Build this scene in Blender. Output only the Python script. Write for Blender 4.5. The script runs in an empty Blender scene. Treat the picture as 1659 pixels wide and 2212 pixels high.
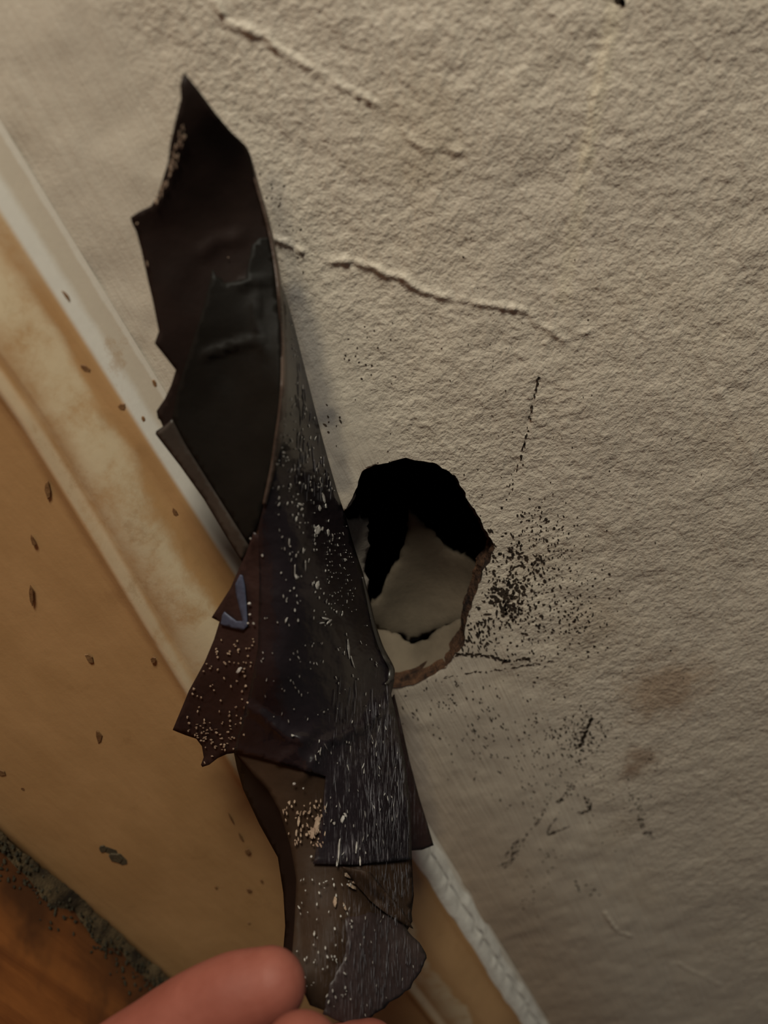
import bpy, bmesh, math, random
import numpy as np
from mathutils import Vector, Matrix
from mathutils.geometry import delaunay_2d_cdt
random.seed(7); rng = np.random.default_rng(11)
scene = bpy.context.scene

# ------------------------------------------------------------------ camera, light, exposure
# world: wall face in the plane y = 0 (room on -y), floor z = 0, x runs along the baseboard
FPX, CX, CY = 1650.0, 829.5, 1106.0
VP = (2000.0, 3550.0)                       # vanishing point of the baseboard
h = np.array([VP[0]-CX, VP[1]-CY, FPX]); h /= np.linalg.norm(h)
ax = np.array([0, 0, 1.0]); n0 = ax-h*(ax@h); n0 /= np.linalg.norm(n0)
pp = np.cross(h, n0); pp = pp if pp[0] > 0 else -pp
nn = n0*math.cos(.15)+pp*math.sin(.15)
uu = np.cross(h, nn)
r0 = np.array([(900-CX)/FPX, (1230-CY)/FPX, 1.0])
D = .23*(nn@r0)                             # distance of the camera from the wall
ZC = .191                                   # height of the camera above the floor
B = np.stack([h, nn, uu])                   # camera axes (right, down, forward) -> world
cam_data = bpy.data.cameras.new('camera'); cam = bpy.data.objects.new('camera', cam_data)
scene.collection.objects.link(cam); scene.camera = cam
cam_data.sensor_fit = 'VERTICAL'; cam_data.lens = 5.5; cam_data.sensor_height = 5.5*2212/FPX
cam_data.clip_start = .005
M = Matrix.Identity(4)
for i in range(3):
    M[i][0] = B[i, 0]; M[i][1] = -B[i, 1]; M[i][2] = -B[i, 2]
M[0][3], M[1][3], M[2][3] = 0, -D, ZC
cam.matrix_world = M
cam_data.dof.use_dof = True; cam_data.dof.focus_distance = .215; cam_data.dof.aperture_fstop = 1.8

world = bpy.data.worlds.new('world'); scene.world = world; world.use_nodes = True
world.node_tree.nodes['Background'].inputs[0].default_value = (.95, .93, .95, 1)
world.node_tree.nodes['Background'].inputs[1].default_value = .045
def area_light(name, loc, target, size, power, color):
    l = bpy.data.lights.new(name, 'AREA'); l.shape = 'DISK'; l.size = size; l.energy = power; l.color = color
    o = bpy.data.objects.new(name, l); scene.collection.objects.link(o); o.location = loc
    o.rotation_euler = (Vector(target)-Vector(loc)).to_track_quat('-Z', 'Y').to_euler()
area_light('table_lamp', (-.62, -.31, .36), (.12, 0, .2), .20, 5.9, (1.0, .97, .83))
scene.view_settings.view_transform = 'Standard'; scene.view_settings.look = 'None'
scene.view_settings.gamma = 1; scene.view_settings.use_curve_mapping = False
scene.view_settings.exposure = 0.0

# ------------------------------------------------------------------ helpers
def at(px, py, c=0.0):
    """point c metres in front of the wall on the sight line of the photograph's pixel"""
    r = np.array([(px-CX)/FPX, (py-CY)/FPX, 1.0]); t = (D-c)/(nn@r)
    return B@(r*t)+np.array([0, -D, ZC])
def at_depth(px, py, t):
    r = np.array([(px-CX)/FPX, (py-CY)/FPX, 1.0])
    return B@(r*t)+np.array([0, -D, ZC])
def link(name, verts, faces, mat, parent=None, smooth=True):
    me = bpy.data.meshes.new(name); me.from_pydata([tuple(v) for v in verts], [], faces); me.update()
    if smooth: me.polygons.foreach_set('use_smooth', [True]*len(me.polygons))
    if mat: me.materials.append(mat)
    o = bpy.data.objects.new(name, me); scene.collection.objects.link(o)
    if parent: o.parent = parent
    return o
def tag(o, label=None, cat=None, group=None, kind=None):
    for k, v in (('label', label), ('category', cat), ('group', group), ('kind', kind)):
        if v: o[k] = v
    return o
def empty(name, loc):
    o = bpy.data.objects.new(name, None); scene.collection.objects.link(o); o.location = loc
    o.empty_display_size = .01; bpy.context.view_layer.update(); return o
def child(name, verts, faces, mat, parent, smooth=True):
    p = np.array(parent.location)
    return link(name, np.asarray(verts)-p, faces, mat, parent, smooth)

def vnoise(x, y, seed=0):                    # gradient-free value noise, vectorised, about -1..1
    xi = np.floor(x).astype(np.int64); yi = np.floor(y).astype(np.int64)
    fx = x-xi; fy = y-yi; fx = fx*fx*(3-2*fx); fy = fy*fy*(3-2*fy)
    def hsh(a, b):
        v = (a*374761393+b*668265263+seed*974634777) & 0xffffffff
        v = ((v ^ (v >> 13))*1274126177) & 0xffffffff
        return ((v ^ (v >> 16)) & 0xffff)/32767.5-1
    a = hsh(xi, yi); b = hsh(xi+1, yi); c = hsh(xi, yi+1); d = hsh(xi+1, yi+1)
    return a*(1-fx)*(1-fy)+b*fx*(1-fy)+c*(1-fx)*fy+d*fx*fy
def fbm(x, y, seed=0, octs=3):
    s = 0; a = 1; t = 0
    for i in range(octs):
        s = s+a*vnoise(x*2**i, y*2**i, seed+i*17); t += a; a *= .5
    return s/t
def in_poly(px, py, poly):
    inside = np.zeros(px.shape, bool); j = len(poly)-1
    for i in range(len(poly)):
        xi, yi = poly[i]; xj, yj = poly[j]
        if yi != yj:
            inside ^= ((yi > py) != (yj > py)) & (px < (xj-xi)*(py-yi)/(yj-yi)+xi)
        j = i
    return inside
def resample(pts, step, closed=True):
    pts = np.asarray(pts, float); out = []
    m = len(pts) if closed else len(pts)-1
    for i in range(m):
        a, b = pts[i], pts[(i+1) % len(pts)]
        k = max(1, int(round(np.linalg.norm(b-a)/step)))
        for q in range(k): out.append(a+(b-a)*q/k)
    if not closed: out.append(pts[-1])
    return np.array(out)
def poly_dist(px, py, line):                 # distance to a polyline and position along it (0..1)
    best = np.full(px.shape, 1e9); par = np.zeros(px.shape)
    seg = np.linalg.norm(np.diff(line, axis=0), axis=1); tot = seg.sum(); acc = 0
    for i in range(len(line)-1):
        a, b = line[i], line[i+1]; d = b-a
        t = np.clip(((px-a[0])*d[0]+(py-a[1])*d[1])/max(d@d, 1e-12), 0, 1)
        q = np.hypot(px-a[0]-t*d[0], py-a[1]-t*d[1]); k = q < best
        best[k] = q[k]; par[k] = (acc+t[k]*seg[i])/tot; acc += seg[i]
    return best, par
def smooth_line(pts, sub=6):                 # Catmull-Rom through points
    p = np.asarray(pts, float); p = np.vstack([2*p[0]-p[1], p, 2*p[-1]-p[-2]]); out = []
    for i in range(1, len(p)-2):
        for q in range(sub):
            t = q/sub
            out.append(.5*((2*p[i])+(-p[i-1]+p[i+1])*t+(2*p[i-1]-5*p[i]+4*p[i+1]-p[i+2])*t*t+(-p[i-1]+3*p[i]-3*p[i+1]+p[i+2])*t**3))
    out.append(p[-2]); return np.array(out)

# ---- materials
def new_mat(name):
    m = bpy.data.materials.new(name); m.use_nodes = True
    nt = m.node_tree; return m, nt, nt.nodes['Principled BSDF']
class G:                                     # small node-graph helper
    def __init__(s, nt): s.nt = nt
    def n(s, typ, ins=None, **kw):
        nd = s.nt.nodes.new(typ)
        for k, v in kw.items(): setattr(nd, k, v)
        for k, v in (ins or {}).items():
            if isinstance(v, bpy.types.NodeSocket): s.nt.links.new(v, nd.inputs[k])
            else: nd.inputs[k].default_value = v
        return nd
    def math(s, op, a, b=0.0, clamp=False):
        return s.n('ShaderNodeMath', {0: a, 1: b}, operation=op, use_clamp=clamp).outputs[0]
    def mapping(s, vec, scale=(1, 1, 1), loc=(0, 0, 0), rot=(0, 0, 0)):
        return s.n('ShaderNodeMapping', {'Vector': vec, 'Scale': scale, 'Location': loc, 'Rotation': rot}).outputs[0]
    def noise(s, vec, scale, detail=3, rough=.55, dist=0):
        return s.n('ShaderNodeTexNoise', {'Vector': vec, 'Scale': scale, 'Detail': detail, 'Roughness': rough, 'Distortion': dist}).outputs[0]
    def ramp(s, fac, a, b):                  # smooth step a..b
        return s.n('ShaderNodeMapRange', {'Value': fac, 'From Min': a, 'From Max': b}, interpolation_type='SMOOTHSTEP').outputs[0]
    def mix(s, fac, a, b, mode='MIX'):
        nd = s.nt.nodes.new('ShaderNodeMix'); nd.data_type = 'RGBA'; nd.blend_type = mode
        for i, v in ((0, fac), (6, a), (7, b)):
            if isinstance(v, bpy.types.NodeSocket): s.nt.links.new(v, nd.inputs[i])
            else: nd.inputs[i].default_value = v if i == 0 else (*v, 1)
        return nd.outputs[2]
    def bump(s, height, strength, dist, normal=None):
        ins = {'Height': height, 'Strength': strength, 'Distance': dist}
        if normal: ins['Normal'] = normal
        return s.n('ShaderNodeBump', ins).outputs[0]
    def link(s, a, b): s.nt.links.new(a, b)

# painted plaster: orange-peel relief higher up, brushed streaks near the baseboard
def wall_material():
    m, nt, p = new_mat('painted_plaster'); g = G(nt)
    oc = g.n('ShaderNodeTexCoord').outputs['Object']
    sep = g.n('ShaderNodeSeparateXYZ', {0: oc}).outputs
    big = g.noise(oc, 14, 3)
    zone = g.ramp(g.math('ADD', g.math('SUBTRACT', sep[2], g.math('MULTIPLY', sep[0], .12)), g.math('MULTIPLY', g.math('SUBTRACT', big, .5), .05)), .150, .180)   # 0 brushed, 1 stippled
    grain = g.noise(oc, 680, 3, .6, .25)
    coarse = g.noise(oc, 300, 2, .5)
    peel = g.math('ADD', g.math('MULTIPLY', grain, 1.0), g.math('MULTIPLY', coarse, .8))
    streak = g.noise(g.mapping(oc, (45, 300, 900)), 1, 3, .6)
    hgt = g.math('ADD', g.math('MULTIPLY', peel, g.math('ADD', g.math('MULTIPLY', zone, .9), .14)),
                 g.math('MULTIPLY', streak, g.math('SUBTRACT', g.math('ADD', .30, g.math('MULTIPLY', g.ramp(sep[0], .06, .2), .45)), g.math('MULTIPLY', zone, .2))))
    fine = g.noise(oc, 1600, 2, .6)
    nb = g.bump(hgt, .55, .0011)
    nb = g.bump(fine, .12, .0004, nb)
    col = g.mix(g.ramp(big, .3, .7), (.50, .435, .355), (.56, .49, .395))
    col = g.mix(g.math('MULTIPLY', g.ramp(g.noise(oc, 28, 5, .6), .52, .72), .35), col, (.42, .34, .25))
    col = g.mix(g.math('MULTIPLY', g.ramp(grain, .35, .7), .22), (.40, .34, .26), col) if False else col
    def spot(px, py, r, colr, amt, col, nz=.5):
        c = at(px, py)
        d = g.n('ShaderNodeVectorMath', {0: oc, 1: tuple(c)}, operation='DISTANCE').outputs['Value']
        d = g.math('ADD', d, g.math('MULTIPLY', g.math('SUBTRACT', g.noise(oc, 130, 4, .7), .5), r*nz*3))
        return g.mix(g.math('MULTIPLY', g.ramp(d, r, r*.2), amt), col, colr)
    col = spot(1440, 1490, .022, (.27, .16, .085), .55, col)
    col = spot(1385, 1640, .010, (.20, .11, .06), .55, col, .8)
    col = spot(1360, 1670, .007, (.18, .10, .06), .5, col, .8)
    col = spot(1285, 1340, .016, (.33, .25, .17), .35, col)
    col = spot(900, 300, .020, (.38, .30, .20), .3, col)
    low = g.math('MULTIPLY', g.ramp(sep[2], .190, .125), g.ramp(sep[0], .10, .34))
    col = g.mix(g.math('MULTIPLY', low, .62), col, (.31, .205, .130))  # shade low on the wall, mixed into the paint colour
    # tape's shadow put into the wall colour in grey, then the yellowed run-down stain
    for a, b, amt, r1, colr in (((590, 400), (640, 640), .35, .0035, (.22, .20, .19)), ((640, 640), (705, 900), .62, .0058, (.15, .145, .15)), ((705, 900), (740, 1040), .55, .0050, (.16, .15, .15)), ((880, 1560), (935, 1800), .4, .006, (.22, .19, .18)),
                        *((q[0], q[1], q[2], .0032, (.62, .54, .40)) for q in (((1330, 0), (1265, 340), .55), ((1265, 340), (1215, 650), .4)))):
        A, Bp = at(*a), at(*b)
        ab = Bp-A; L = np.linalg.norm(ab)
        rel = g.n('ShaderNodeVectorMath', {0: oc, 1: tuple(A)}, operation='SUBTRACT').outputs[0]
        t = g.n('ShaderNodeVectorMath', {0: rel, 1: tuple(ab/L)}, operation='DOT_PRODUCT').outputs['Value']
        t = g.math('MINIMUM', g.math('MAXIMUM', t, 0.0), L)
        q = g.n('ShaderNodeVectorMath', {0: tuple(ab/L), 'Scale': t}, operation='SCALE').outputs[0]
        d = g.n('ShaderNodeVectorMath', {0: rel, 1: q}, operation='DISTANCE').outputs['Value']
        d = g.math('ADD', d, g.math('MULTIPLY', g.math('SUBTRACT', g.noise(oc, 200, 3), .5), .004))
        col = g.mix(g.math('MULTIPLY', g.ramp(d, r1, r1*.15), amt), col, colr)
    g.link(col, p.inputs['Base Color']); g.link(nb, p.inputs['Normal'])
    p.inputs['Roughness'].default_value = .55; p.inputs['Specular IOR Level'].default_value = .35
    return m
def plain_mat(name, c1, c2, scale=80, rough=.8, bump=.3, bdist=.001, spec=.3):
    m, nt, p = new_mat(name); g = G(nt); oc = g.n('ShaderNodeTexCoord').outputs['Object']
    nz = g.noise(oc, scale, 5, .65)
    g.link(g.mix(g.ramp(nz, .3, .7), c1, c2), p.inputs['Base Color'])
    g.link(g.bump(g.noise(oc, scale*3, 4, .65), bump, bdist), p.inputs['Normal'])
    p.inputs['Roughness'].default_value = rough; p.inputs['Specular IOR Level'].default_value = spec
    return m
M_wall = wall_material()

# ------------------------------------------------------------------ the wall with its hole
hole_px = [(850, 996), (876, 990), (905, 996), (940, 999), (962, 1012), (985, 1030), (1000, 1058), (1012, 1082), (1040, 1122),
           (1056, 1160), (1070, 1180), (1056, 1208), (1047, 1222), (1040, 1242), (1030, 1275), (1018, 1300), (1008, 1335), (1003, 1372),
           (1000, 1395), (982, 1414), (962, 1440), (922, 1464), (892, 1478), (850, 1483), (822, 1470), (796, 1440), (768, 1390),
           (748, 1320), (738, 1240), (736, 1160), (743, 1108), (764, 1068), (771, 1040), (783, 1015), (800, 1008), (822, 1003)]
hole = np.array([at(*q)[[0, 2]] for q in hole_px])
hole = resample(hole, .0007)
hole += np.stack([fbm(hole[:, 0]*420, hole[:, 1]*420, 3, 2), fbm(hole[:, 0]*420+50, hole[:, 1]*420, 9, 2)], 1)*.0006
def axis(parts):
    out = []
    for a, b, s0, s1 in parts:
        x = a
        k = max(1, int(abs(b-a)/((s0+s1)/2))); w = np.linspace(s0, s1, k); w = w/w.sum()*(b-a)
        for q in w: out.append(x); x += q
    out.append(parts[-1][1]); return np.array(out)
xs = axis([(-1.2, -.14, .09, .004), (-.14, .10, .00055, .0006), (.10, .30, .0006, .0009), (.30, .62, .0009, .0018), (.62, 1.8, .004, .1)])
zs = axis([(0, .09, .006, .003), (.09, .30, .0006, .0006), (.30, .42, .0006, .0012), (.42, 1.5, .004, .1)])
X, Z = np.meshgrid(xs, zs, indexing='ij'); nx, nz_ = X.shape
ridges = [  # pixel polyline, half width (m), height (m)
    ([(452, -20), (475, 20), (500, 50), (530, 66), (568, 78), (600, 104), (640, 128), (690, 160), (740, 190), (790, 212), (840, 240)], .0011, .0011),
    ([(585, 512), (610, 522), (635, 532), (660, 547)], .0012, .0012),
    ([(700, 566), (740, 562), (790, 572), (830, 592), (870, 602), (905, 622), (940, 636), (990, 645), (1040, 655), (1085, 662), (1125, 668), (1160, 686)], .0013, .0013),
    ([(1150, 690), (1190, 712), (1215, 735), (1250, 722), (1285, 710)], .001, .0007),
    ([(1305, 1970), (1322, 1998), (1345, 2018), (1372, 2026)], .0012, .0013),
    ([(1340, 0), (1318, 60), (1305, 150), (1292, 200), (1275, 300), (1255, 380), (1238, 440), (1225, 520), (1205, 620), (1190, 705), (1172, 790)], .0009, .00045),
    ([(1460, 2080), (1500, 2100), (1560, 2130)], .0014, .0006), ([(880, 860), (905, 905), (930, 925), (990, 985)], .0011, .0004),
    ([(870, 270), (900, 310), (960, 322), (1010, 330)], .0013, .0007), ([(1500, 740), (1580, 900), (1640, 1000)], .002, .0005),
]
grooves = [([(1165, 810), (1150, 870), (1135, 950), (1120, 1000), (1105, 1060)], .0007, -.0006)]
H = .0010*fbm(X*22, Z*22, 1, 3)+.00035*fbm(X*110, Z*110, 5, 2)
fade = np.clip((Z-.12*X-.150)/.03, 0, 1)
H += fade*.00016*fbm(X*420, Z*420, 31, 2)
H += (1-fade)*.00007*vnoise(X*18, Z*650, 41)
for pts, w, hh in ridges+grooves:
    L = smooth_line([at(*q)[[0, 2]] for q in pts])
    L = L+.0005*np.stack([vnoise(L[:, 0]*500, L[:, 1]*500, 77), vnoise(L[:, 0]*500, L[:, 1]*500, 78)], 1)
    lo = L.min(0)-4*w; hi = L.max(0)+4*w
    k = (X > lo[0]) & (X < hi[0]) & (Z > lo[1]) & (Z < hi[1])
    d, t = poly_dist(X[k], Z[k], L)
    amp = hh*(.6+.5*vnoise(t*40, t*0, 8))*np.clip(np.minimum(t, 1-t)*12, 0, 1)
    H[k] += .85*amp*np.exp(-(d/(w*.58))**2)
ins = in_poly(X, Z, hole)
V = np.stack([X, -H, Z], -1).reshape(-1, 3)
bad = np.where(ins.ravel())[0]
hp = np.stack([hole[:, 0], hole[:, 1]], 1)
idx = np.arange(nx*nz_).reshape(nx, nz_)
Fq = np.stack([idx[:-1, :-1], idx[1:, :-1], idx[1:, 1:], idx[:-1, 1:]], -1).reshape(-1, 4)
insf = ins.ravel()
keep = ~insf[Fq].all(1); Fq = Fq[keep]
near = np.intersect1d(np.unique(Fq), bad)
for i in near:
    d = (hp[:, 0]-V[i, 0])**2+(hp[:, 1]-V[i, 2])**2; j = d.argmin(); V[i, 0], V[i, 2] = hp[j]
used = np.unique(Fq); remap = -np.ones(len(V), np.int64); remap[used] = np.arange(len(used)); V = V[used]; Fq = remap[Fq]
me = bpy.data.meshes.new('wall_back')
me.vertices.add(len(V)); me.vertices.foreach_set('co', V.ravel())
me.loops.add(Fq.size); me.loops.foreach_set('vertex_index', Fq.ravel().astype(np.int32))
me.polygons.add(len(Fq)); me.polygons.foreach_set('loop_start', np.arange(0, Fq.size, 4, dtype=np.int32))
me.polygons.foreach_set('use_smooth', np.ones(len(Fq), bool))
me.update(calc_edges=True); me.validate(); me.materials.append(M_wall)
wall = bpy.data.objects.new('wall_back', me); scene.collection.objects.link(wall)
tag(wall, 'cream painted plaster wall with rough texture, cracks and a broken hole', kind='structure')

# broken edge of the hole: plaster thickness, brown and flaky
TH = .0064
M_rim = plain_mat('broken_plaster_edge', (.008, .003, .0015), (.095, .044, .021), 200, .95, .8, .002)
cen = hole.mean(0); K = len(hole); rv = []; rf = []
rows = [(-.0004, 0), (.0010, .0005), (.0024, -.0006), (.0038, .0005), (.0052, -.0004), (TH, .0004)]
for k, (yy, inw) in enumerate(rows):
    for i in range(K):
        q = hole[i]; dr = (cen-q)/np.linalg.norm(cen-q)
        a = inw+.0009*fbm(np.array(i*.13+k*1.7), np.array(k*2.1), 21, 3)*(k > 0)
        w = q+dr*a; rv.append((w[0], yy, w[1]))
for k in range(len(rows)-1):
    for i in range(K):
        j = (i+1) % K; rf.append((k*K+i, k*K+j, (k+1)*K+j, (k+1)*K+i))
rim = link('hole_rim', rv, rf, M_rim, wall); rim['label'] = 'broken brown edge of the plaster around the hole'
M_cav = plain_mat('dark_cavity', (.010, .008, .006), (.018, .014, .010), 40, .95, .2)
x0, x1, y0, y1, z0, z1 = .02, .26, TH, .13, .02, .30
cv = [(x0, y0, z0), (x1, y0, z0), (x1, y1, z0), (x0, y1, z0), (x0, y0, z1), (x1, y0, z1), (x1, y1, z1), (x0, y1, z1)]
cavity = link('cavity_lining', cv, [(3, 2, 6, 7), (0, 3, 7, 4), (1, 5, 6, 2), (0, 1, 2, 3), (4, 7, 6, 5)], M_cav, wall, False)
cavity['label'] = 'dark empty space behind the wall hole'

# ------------------------------------------------------------------ baseboard
ZT = float(at(307, 880)[2])
def base_mat():
    m, nt, p = new_mat('old_gloss_paint'); g = G(nt)
    oc = g.n('ShaderNodeTexCoord').outputs['Object']
    sep = g.n('ShaderNodeSeparateXYZ', {0: oc}).outputs
    nz = g.noise(g.mapping(oc, (1, 1, 1.6)), 26, 5, .6)
    mot = g.noise(oc, 90, 6, .7)
    dz = g.math('SUBTRACT', sep[2], g.math('SUBTRACT', ZT-.0195, g.math('MULTIPLY', g.ramp(sep[0], .03, .18), .0115)))   # height above the bead
    dz0 = dz
    dz = g.math('ADD', dz, g.math('MULTIPLY', g.math('SUBTRACT', nz, .5), .016))
    pale = g.math('MULTIPLY', g.ramp(dz, -.002, .008), g.math('SUBTRACT', 1.0, g.math('MULTIPLY', g.ramp(dz, .0125, .0155), g.ramp(sep[0], -.005, .03))))
    top = g.ramp(g.math('SUBTRACT', sep[2], ZT), -.0012, .0002)
    col = g.mix(g.ramp(nz, .3, .7), (.40, .225, .095), (.47, .27, .12))
    col = g.mix(g.math('MULTIPLY', pale, g.ramp(mot, .2, .6)), col, (.58, .45, .29))
    hz = g.math('ADD', g.math('SUBTRACT', sep[2], ZT), g.math('MULTIPLY', g.math('SUBTRACT', mot, .5), .0016))
    ledge = g.mix(g.math('MULTIPLY', g.ramp(hz, .0032, .0016), .8), (.50, .42, .33), (.66, .62, .56))
    ledge = g.mix(g.ramp(hz, .0058, .0066), ledge, (.60, .54, .46))
    col = g.mix(top, col, ledge)
    beadm = g.math('MULTIPLY', g.ramp(g.math('ABSOLUTE', g.math('SUBTRACT', dz0, .0003)), .0022, .0008), g.math('MULTIPLY', g.ramp(mot, .2, .5), .7))
    col = g.mix(beadm, col, (.62, .48, .32))  # worn paint on the bead, with its highlight put into the colour
    col = g.mix(g.math('MULTIPLY', g.ramp(g.noise(oc, 55, 6, .75), .58, .70), .4), col, (.33, .18, .075))
    g.link(col, p.inputs['Base Color'])
    g.link(g.bump(g.math('ADD', g.noise(g.mapping(oc, (30, 150, 150)), 1, 3), g.math('MULTIPLY', mot, .5)), .25, .001), p.inputs['Normal'])
    p.inputs['Roughness'].default_value = .38; p.inputs['Specular IOR Level'].default_value = .5
    return m
M_base = base_mat()
zt = at(307, 880)[2]                         # top of the baseboard
def bead_z(x): return zt-.0195-.0115*np.clip((x-.045)/.115, 0, 1.15)
def profile(x):
    b = bead_z(x)
    return [(.0002, zt+.0075), (.0008, zt+.0045), (.0040, zt+.0022), (.0068, zt-.0002), (.0078, zt-.0022), (.0074, zt-.0040),
            (.0082, zt-.0062), (.0110, zt-.0090), (.0140, zt-.0120), (.0152, zt-.0150), (.0153, b+.0040), (.0146, b+.0026), (.0152, b+.0014), (.0168, b+.0004),
            (.0166, b-.0012), (.0150, b-.0028), (.0148, b-.0050), (.0153, .040), (.0153, .020), (.0150, .006), (.0140, .0012), (.0120, 0), (0, 0)]
bx = axis([(-1.2, -.06, .05, .004), (-.06, .62, .004, .004), (.62, 1.8, .01, .08)])
bv = []; bf = []; R = None
for i, x in enumerate(bx):
    pr = profile(x); R = len(pr)
    for j, (c, z) in enumerate(pr):
        wob = .0005*float(vnoise(np.array(x*30), np.array(j*.35), 91)) if 0 < j < R-3 else 0
        bv.append((x, -c-wob*.5, z+wob*(1 if 2 < j < R-5 else 0)))
for i in range(len(bx)-1):
    for j in range(R-1):
        bf.append((i*R+j, (i+1)*R+j, (i+1)*R+j+1, i*R+j+1))
base = link('baseboard_back', bv, bf, M_base)
tag(base, 'yellowed gloss painted baseboard with a thin bead along its face', kind='structure')
# caulk bead between wall and baseboard, with a crack
M_caulk = plain_mat('white_caulk', (.60, .56, .50), (.76, .72, .65), 150, .5, .2, .0008)
def ribbon(xa, xb, step, rows_fn, mat, name, parent):
    xx = np.arange(xa, xb, step); v = []; f = []
    for x in xx:
        r = rows_fn(x); n_ = len(r)
        v += [(x, -c, z) for c, z in r]
    for i in range(len(xx)-1):
        for j in range(n_-1): f.append((i*n_+j, (i+1)*n_+j, (i+1)*n_+j+1, i*n_+j+1))
    return link(name, v, f, mat, parent)
def caulk_rows(x):
    q = min(1, max(.12, (x-.08)/.1))
    w = .0006*q*float(vnoise(np.array(x*120), np.array(0.), 5)); w2 = .0008*q*float(vnoise(np.array(x*260), np.array(3.), 6))
    k = .0014 if x > .20 else .0014*max(0, (x-.1)/.1)
    return [(.0003, zt+.0062+w), (.0026, zt+.0052+w), (.0042, zt+.0040+w2), (.0046-k, zt+.0036+w2), (.0052, zt+.0030+w2), (.0070, zt+.0014), (.0078, zt-.0004), (.0078, zt-.0020+w)]
caulk = ribbon(.165, .62, .0012, caulk_rows, M_caulk, 'caulk_bead', base)
caulk['label'] = 'whitish caulk strip with a hairline crack'

# ------------------------------------------------------------------ floor
def floor_mat():
    m, nt, p = new_mat('worn_orange_wood'); g = G(nt)
    oc = g.n('ShaderNodeTexCoord').outputs['Object']
    gr = g.noise(g.mapping(oc, (14, 120, 1), rot=(0, 0, .25)), 1, 5, .6, .4); bl = g.noise(oc, 22, 4, .6)
    col = g.mix(g.ramp(gr, .3, .7), (.20, .062, .016), (.36, .125, .032))
    col = g.mix(g.ramp(bl, .48, .68), col, (.11, .038, .014))
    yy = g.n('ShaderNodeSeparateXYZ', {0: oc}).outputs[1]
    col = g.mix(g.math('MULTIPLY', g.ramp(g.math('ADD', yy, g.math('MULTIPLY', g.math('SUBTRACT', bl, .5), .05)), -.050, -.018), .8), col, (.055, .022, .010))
    g.link(col, p.inputs['Base Color']); g.link(g.bump(gr, .2, .001), p.inputs['Normal'])
    p.inputs['Roughness'].default_value = .45
    return m
M_floor = floor_mat()
fx = np.linspace(-1.2, 1.8, 40); fy = np.linspace(-1.5, .0, 24)
fv = [(x, y, -.0002*(1+float(vnoise(np.array(x*9), np.array(y*9), 2)))) for x in fx for y in fy]
ff = [(i*24+j, (i+1)*24+j, (i+1)*24+j+1, i*24+j+1) for i in range(39) for j in range(23)]
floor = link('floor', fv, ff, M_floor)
tag(floor, 'worn orange brown wooden floor', kind='structure')

# small solid lumps joined into one piece
def lumps(name, centers, sizes, mat, parent=None):
    bm = bmesh.new()
    for c, s in zip(centers, sizes):
        r = bmesh.ops.create_icosphere(bm, subdivisions=1, radius=1)
        S = np.array(s)
        ang = rng.uniform(0, 6.28)
        for v in r['verts']:
            q = np.array(v.co)*(1+rng.uniform(-.3, .3))*S
            q = np.array([q[0]*math.cos(ang)-q[1]*math.sin(ang), q[0]*math.sin(ang)+q[1]*math.cos(ang), q[2]])
            v.co = q+np.array(c)
    me = bpy.data.meshes.new(name); bm.to_mesh(me); bm.free(); me.materials.append(mat)
    o = bpy.data.objects.new(name, me); scene.collection.objects.link(o)
    if parent: o.parent = parent
    return o
M_dirt = plain_mat('grey_green_dirt', (.020, .016, .009), (.055, .045, .026), 300, .95, .6)
cs = []; sz = []
for i in range(1600):
    x = rng.uniform(-.15, .55); q = rng.uniform(.00025, .0007)
    y = -.0150-abs(rng.normal(0, .0050))
    cs.append((x, y, q*.35+max(0, .0028-(-y-.015)*.5)*rng.uniform(.5, 1))); sz.append((q*1.6, q, q*.6))
dirt = lumps('floor_dirt', cs, sz, M_dirt)
tag(dirt, 'fine dark grit scattered along the gap between floor and baseboard', 'dirt', kind='stuff')
dx = np.arange(-.4, .7, .0012); dv = []; df = []; NR = 8
for x in dx:
    wv = .0052+.0040*float(fbm(np.array(x*70), np.array(1.), 12, 3)); hv = .0034+.0016*float(fbm(np.array(x*90), np.array(4.), 13, 3))
    for j in range(NR):
        u = j/(NR-1); jig = .0005*float(vnoise(np.array(x*700), np.array(j*3.), 14))
        dv.append((x, -.0148-wv*u, max(-.0004, hv*(1-u)**1.6+jig*(1-u)-.0004*u)))
for i in range(len(dx)-1):
    for j in range(NR-1): df.append((i*NR+j, i*NR+j+1, (i+1)*NR+j+1, (i+1)*NR+j))
dust = link('dust_ridge', dv, df, plain_mat('matted_dust', (.014, .008, .0035), (.120, .080, .038), 70, .95, .8, .002))
tag(dust, 'dark matted dust packed in the corner along the bottom of the baseboard', 'dust', kind='stuff')

# ------------------------------------------------------------------ flat marks with thickness (chips, specks, smears)
def chips(name, items, mat, parent, lift=.00012):
    """items: world x, z, surface c, length, width, angle in the wall plane"""
    v = []; f = []
    off = np.array(parent.location) if parent else 0
    for x, z, c, l, w, a in items:
        k = 6; ca, sa = math.cos(a), math.sin(a); b0 = len(v)
        ph = rng.uniform(0, 6.28)
        for q in range(k):
            t = ph+q*2*math.pi/k; rr = rng.uniform(.65, 1.2)
            dx, dz = math.cos(t)*l*rr/2, math.sin(t)*w*rr/2
            v.append(np.array((x+dx*ca-dz*sa, -c-lift, z+dx*sa+dz*ca))-off)
        for q in range(k):
            p = v[b0+q]; ctr = np.array((x, 0, z))-off
            v.append(np.array((p[0]+(p[0]-ctr[0])*.15, p[1]+lift*1.5, p[2]+(p[2]-ctr[2])*.15)))
        f.append(tuple(range(b0+k-1, b0-1, -1)))
        for q in range(k): f.append((b0+q, b0+(q+1) % k, b0+k+(q+1) % k, b0+k+q))
    o = link(name, v, f, mat, parent, False); o['kind'] = 'stuff'; return o
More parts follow.
